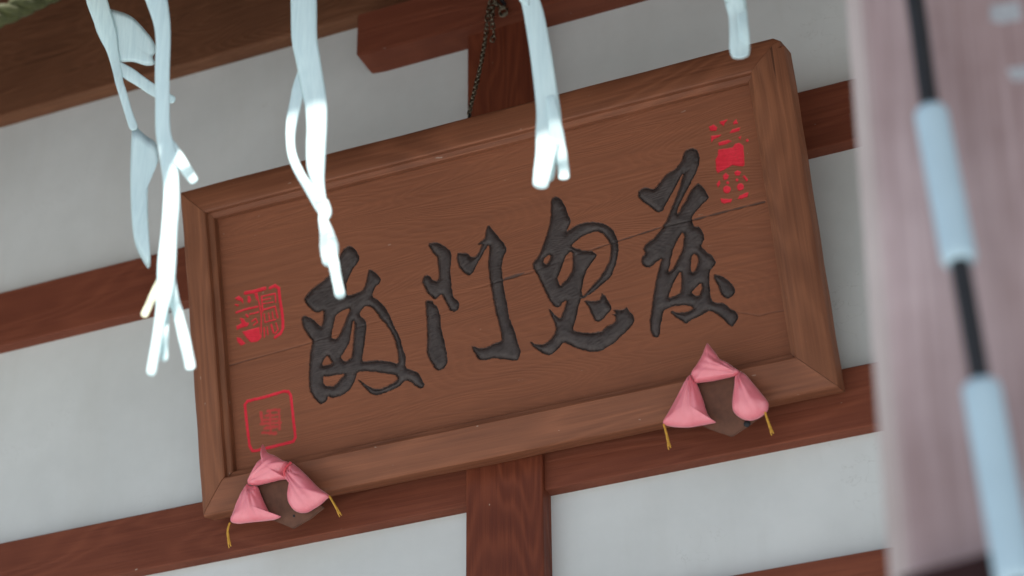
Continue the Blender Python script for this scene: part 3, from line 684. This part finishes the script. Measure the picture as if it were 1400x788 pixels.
# ------------------------------------------------------------------ pillar with the banded cord in front
PYF = 2.42
px0 = float(on_y(1181, 394, PYF)[0]); pw = .36; chm = .030
pil = empty('wooden_pillar', (px0+pw/2, PYF+pw/2, 0), label='blurred pale weathered square wooden pillar behind the banded cord', cat='pillar', kind='thing')
bm = bmesh.new(); b = pw/2
out = [(-b+chm, -b), (b-chm, -b), (b, -b+chm), (b, b-chm), (b-chm, b), (-b+chm, b), (-b, b-chm), (-b, -b+chm)]
fv = [bm.verts.new((x, y, .12)) for x, y in out]; f = bm.faces.new(fv); ex = bmesh.ops.extrude_face_region(bm, geom=[f])
for v in [v for v in ex['geom'] if isinstance(v, bmesh.types.BMVert)]: v.co.z = EZ-.003
bmesh.ops.recalc_face_normals(bm, faces=bm.faces); bmesh.ops.bevel(bm, geom=[e for e in bm.edges if abs(e.verts[0].co.z-e.verts[1].co.z) > 1], offset=.004, segments=2, affect='EDGES')
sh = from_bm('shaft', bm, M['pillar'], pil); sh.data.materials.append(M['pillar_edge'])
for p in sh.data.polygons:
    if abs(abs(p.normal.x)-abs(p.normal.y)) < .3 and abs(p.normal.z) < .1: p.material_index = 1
# the old pillar leans a touch
pil.rotation_euler.y = .026; pil.location.x -= .026*(3.2)
from_bm('base_stone', box_bm(-b-.08, b+.08, -b-.08, b+.08, 0, .12, .015), M['gravel'], pil)
def flat_patch(name, px, Y, th, mat, parent):
    P = [on_y(x, y, Y) for x, y in px]; pb = np.array(parent.location) + (np.array([.026*3.2, 0, 0]) if name == 'paper_label' else 0); n = len(P); o_ = np.array([0, th, 0])
    V = [p-pb for p in P] + [p-pb+o_ for p in P]
    o = mesh(name, V, [tuple(range(n)), tuple(range(2*n-1, n-1, -1))] + [(i, i+n, (i+1) % n+n, (i+1) % n) for i in range(n)], mat, parent)
    bm = bmesh.new(); bm.from_mesh(o.data); bmesh.ops.recalc_face_normals(bm, faces=bm.faces); bm.to_mesh(o.data); bm.free(); return o
flat_patch('paper_label', [(1346,8),(1386,2),(1390,26),(1362,32),(1347,28)], PYF-.0012, .0009, M['label_paper'], pil)
flat_patch('paper_label', [(1372,94),(1404,88),(1406,106),(1380,110)], PYF-.0012, .0009, M['label_paper'], pil)
db = empty('dark_tie_beam', on_y(1300, 800, PYF-.03), label='dark maroon timber end fixed low on the pale pillar', cat='beam', kind='thing')
flat_patch('timber', [(1228,789),(1300,770),(1376,749),(1392,800),(1300,830),(1240,845)], PYF-.05, .049, M['dark_beam'], db)
CY = PYF-.075
cpath = [(1218,-180),(1251,0),(1272,150),(1312,360),(1341,525),(1352,590),(1388,788),(1425,1000)]
bc = empty('banded_cord', on_y(1388, 788, CY), label='slim black cord with pale blue sleeves hanging before the pillar', cat='cord')
cbase = np.array(bc.location)
def at_py(y): return (float(np.interp(y, [p[1] for p in cpath], [p[0] for p in cpath])), y)
PP = catmull([on_y(x, y, CY) for x, y in [at_py(y) for y in (-900, -600, -180, 0, 150, 360, 525, 788, 1000)]], 8) if False else catmull([on_y(x, y, CY) for x, y in cpath], 8)
dcam = CY/ray(1310, 394)[1]
V, Fc = tube(PP-cbase, 14*dcam/F, 14); mesh('core', V, Fc, M['black_cord'], bc, True)
for y0, y1, wd in ((150, 360, 49), (525, 800, 52), (-260, -40, 48)):
    ys = [y0, y0+3, y0+8] + list(np.linspace(y0+20, y1-20, 8)) + [y1-8, y1-3, y1]
    rr = np.array([.80, .93, 1] + [1]*8 + [1, .93, .80])*wd/2*dcam/F
    def cx(y): return (np.interp(y, [p[1] for p in cpath], [p[0] for p in cpath]), y)
    V, Fc = tube(np.array([on_y(*cx(y), CY) for y in ys])-cbase, rr, 18); mesh('sleeve', V, Fc, M['sleeve'], bc, True)
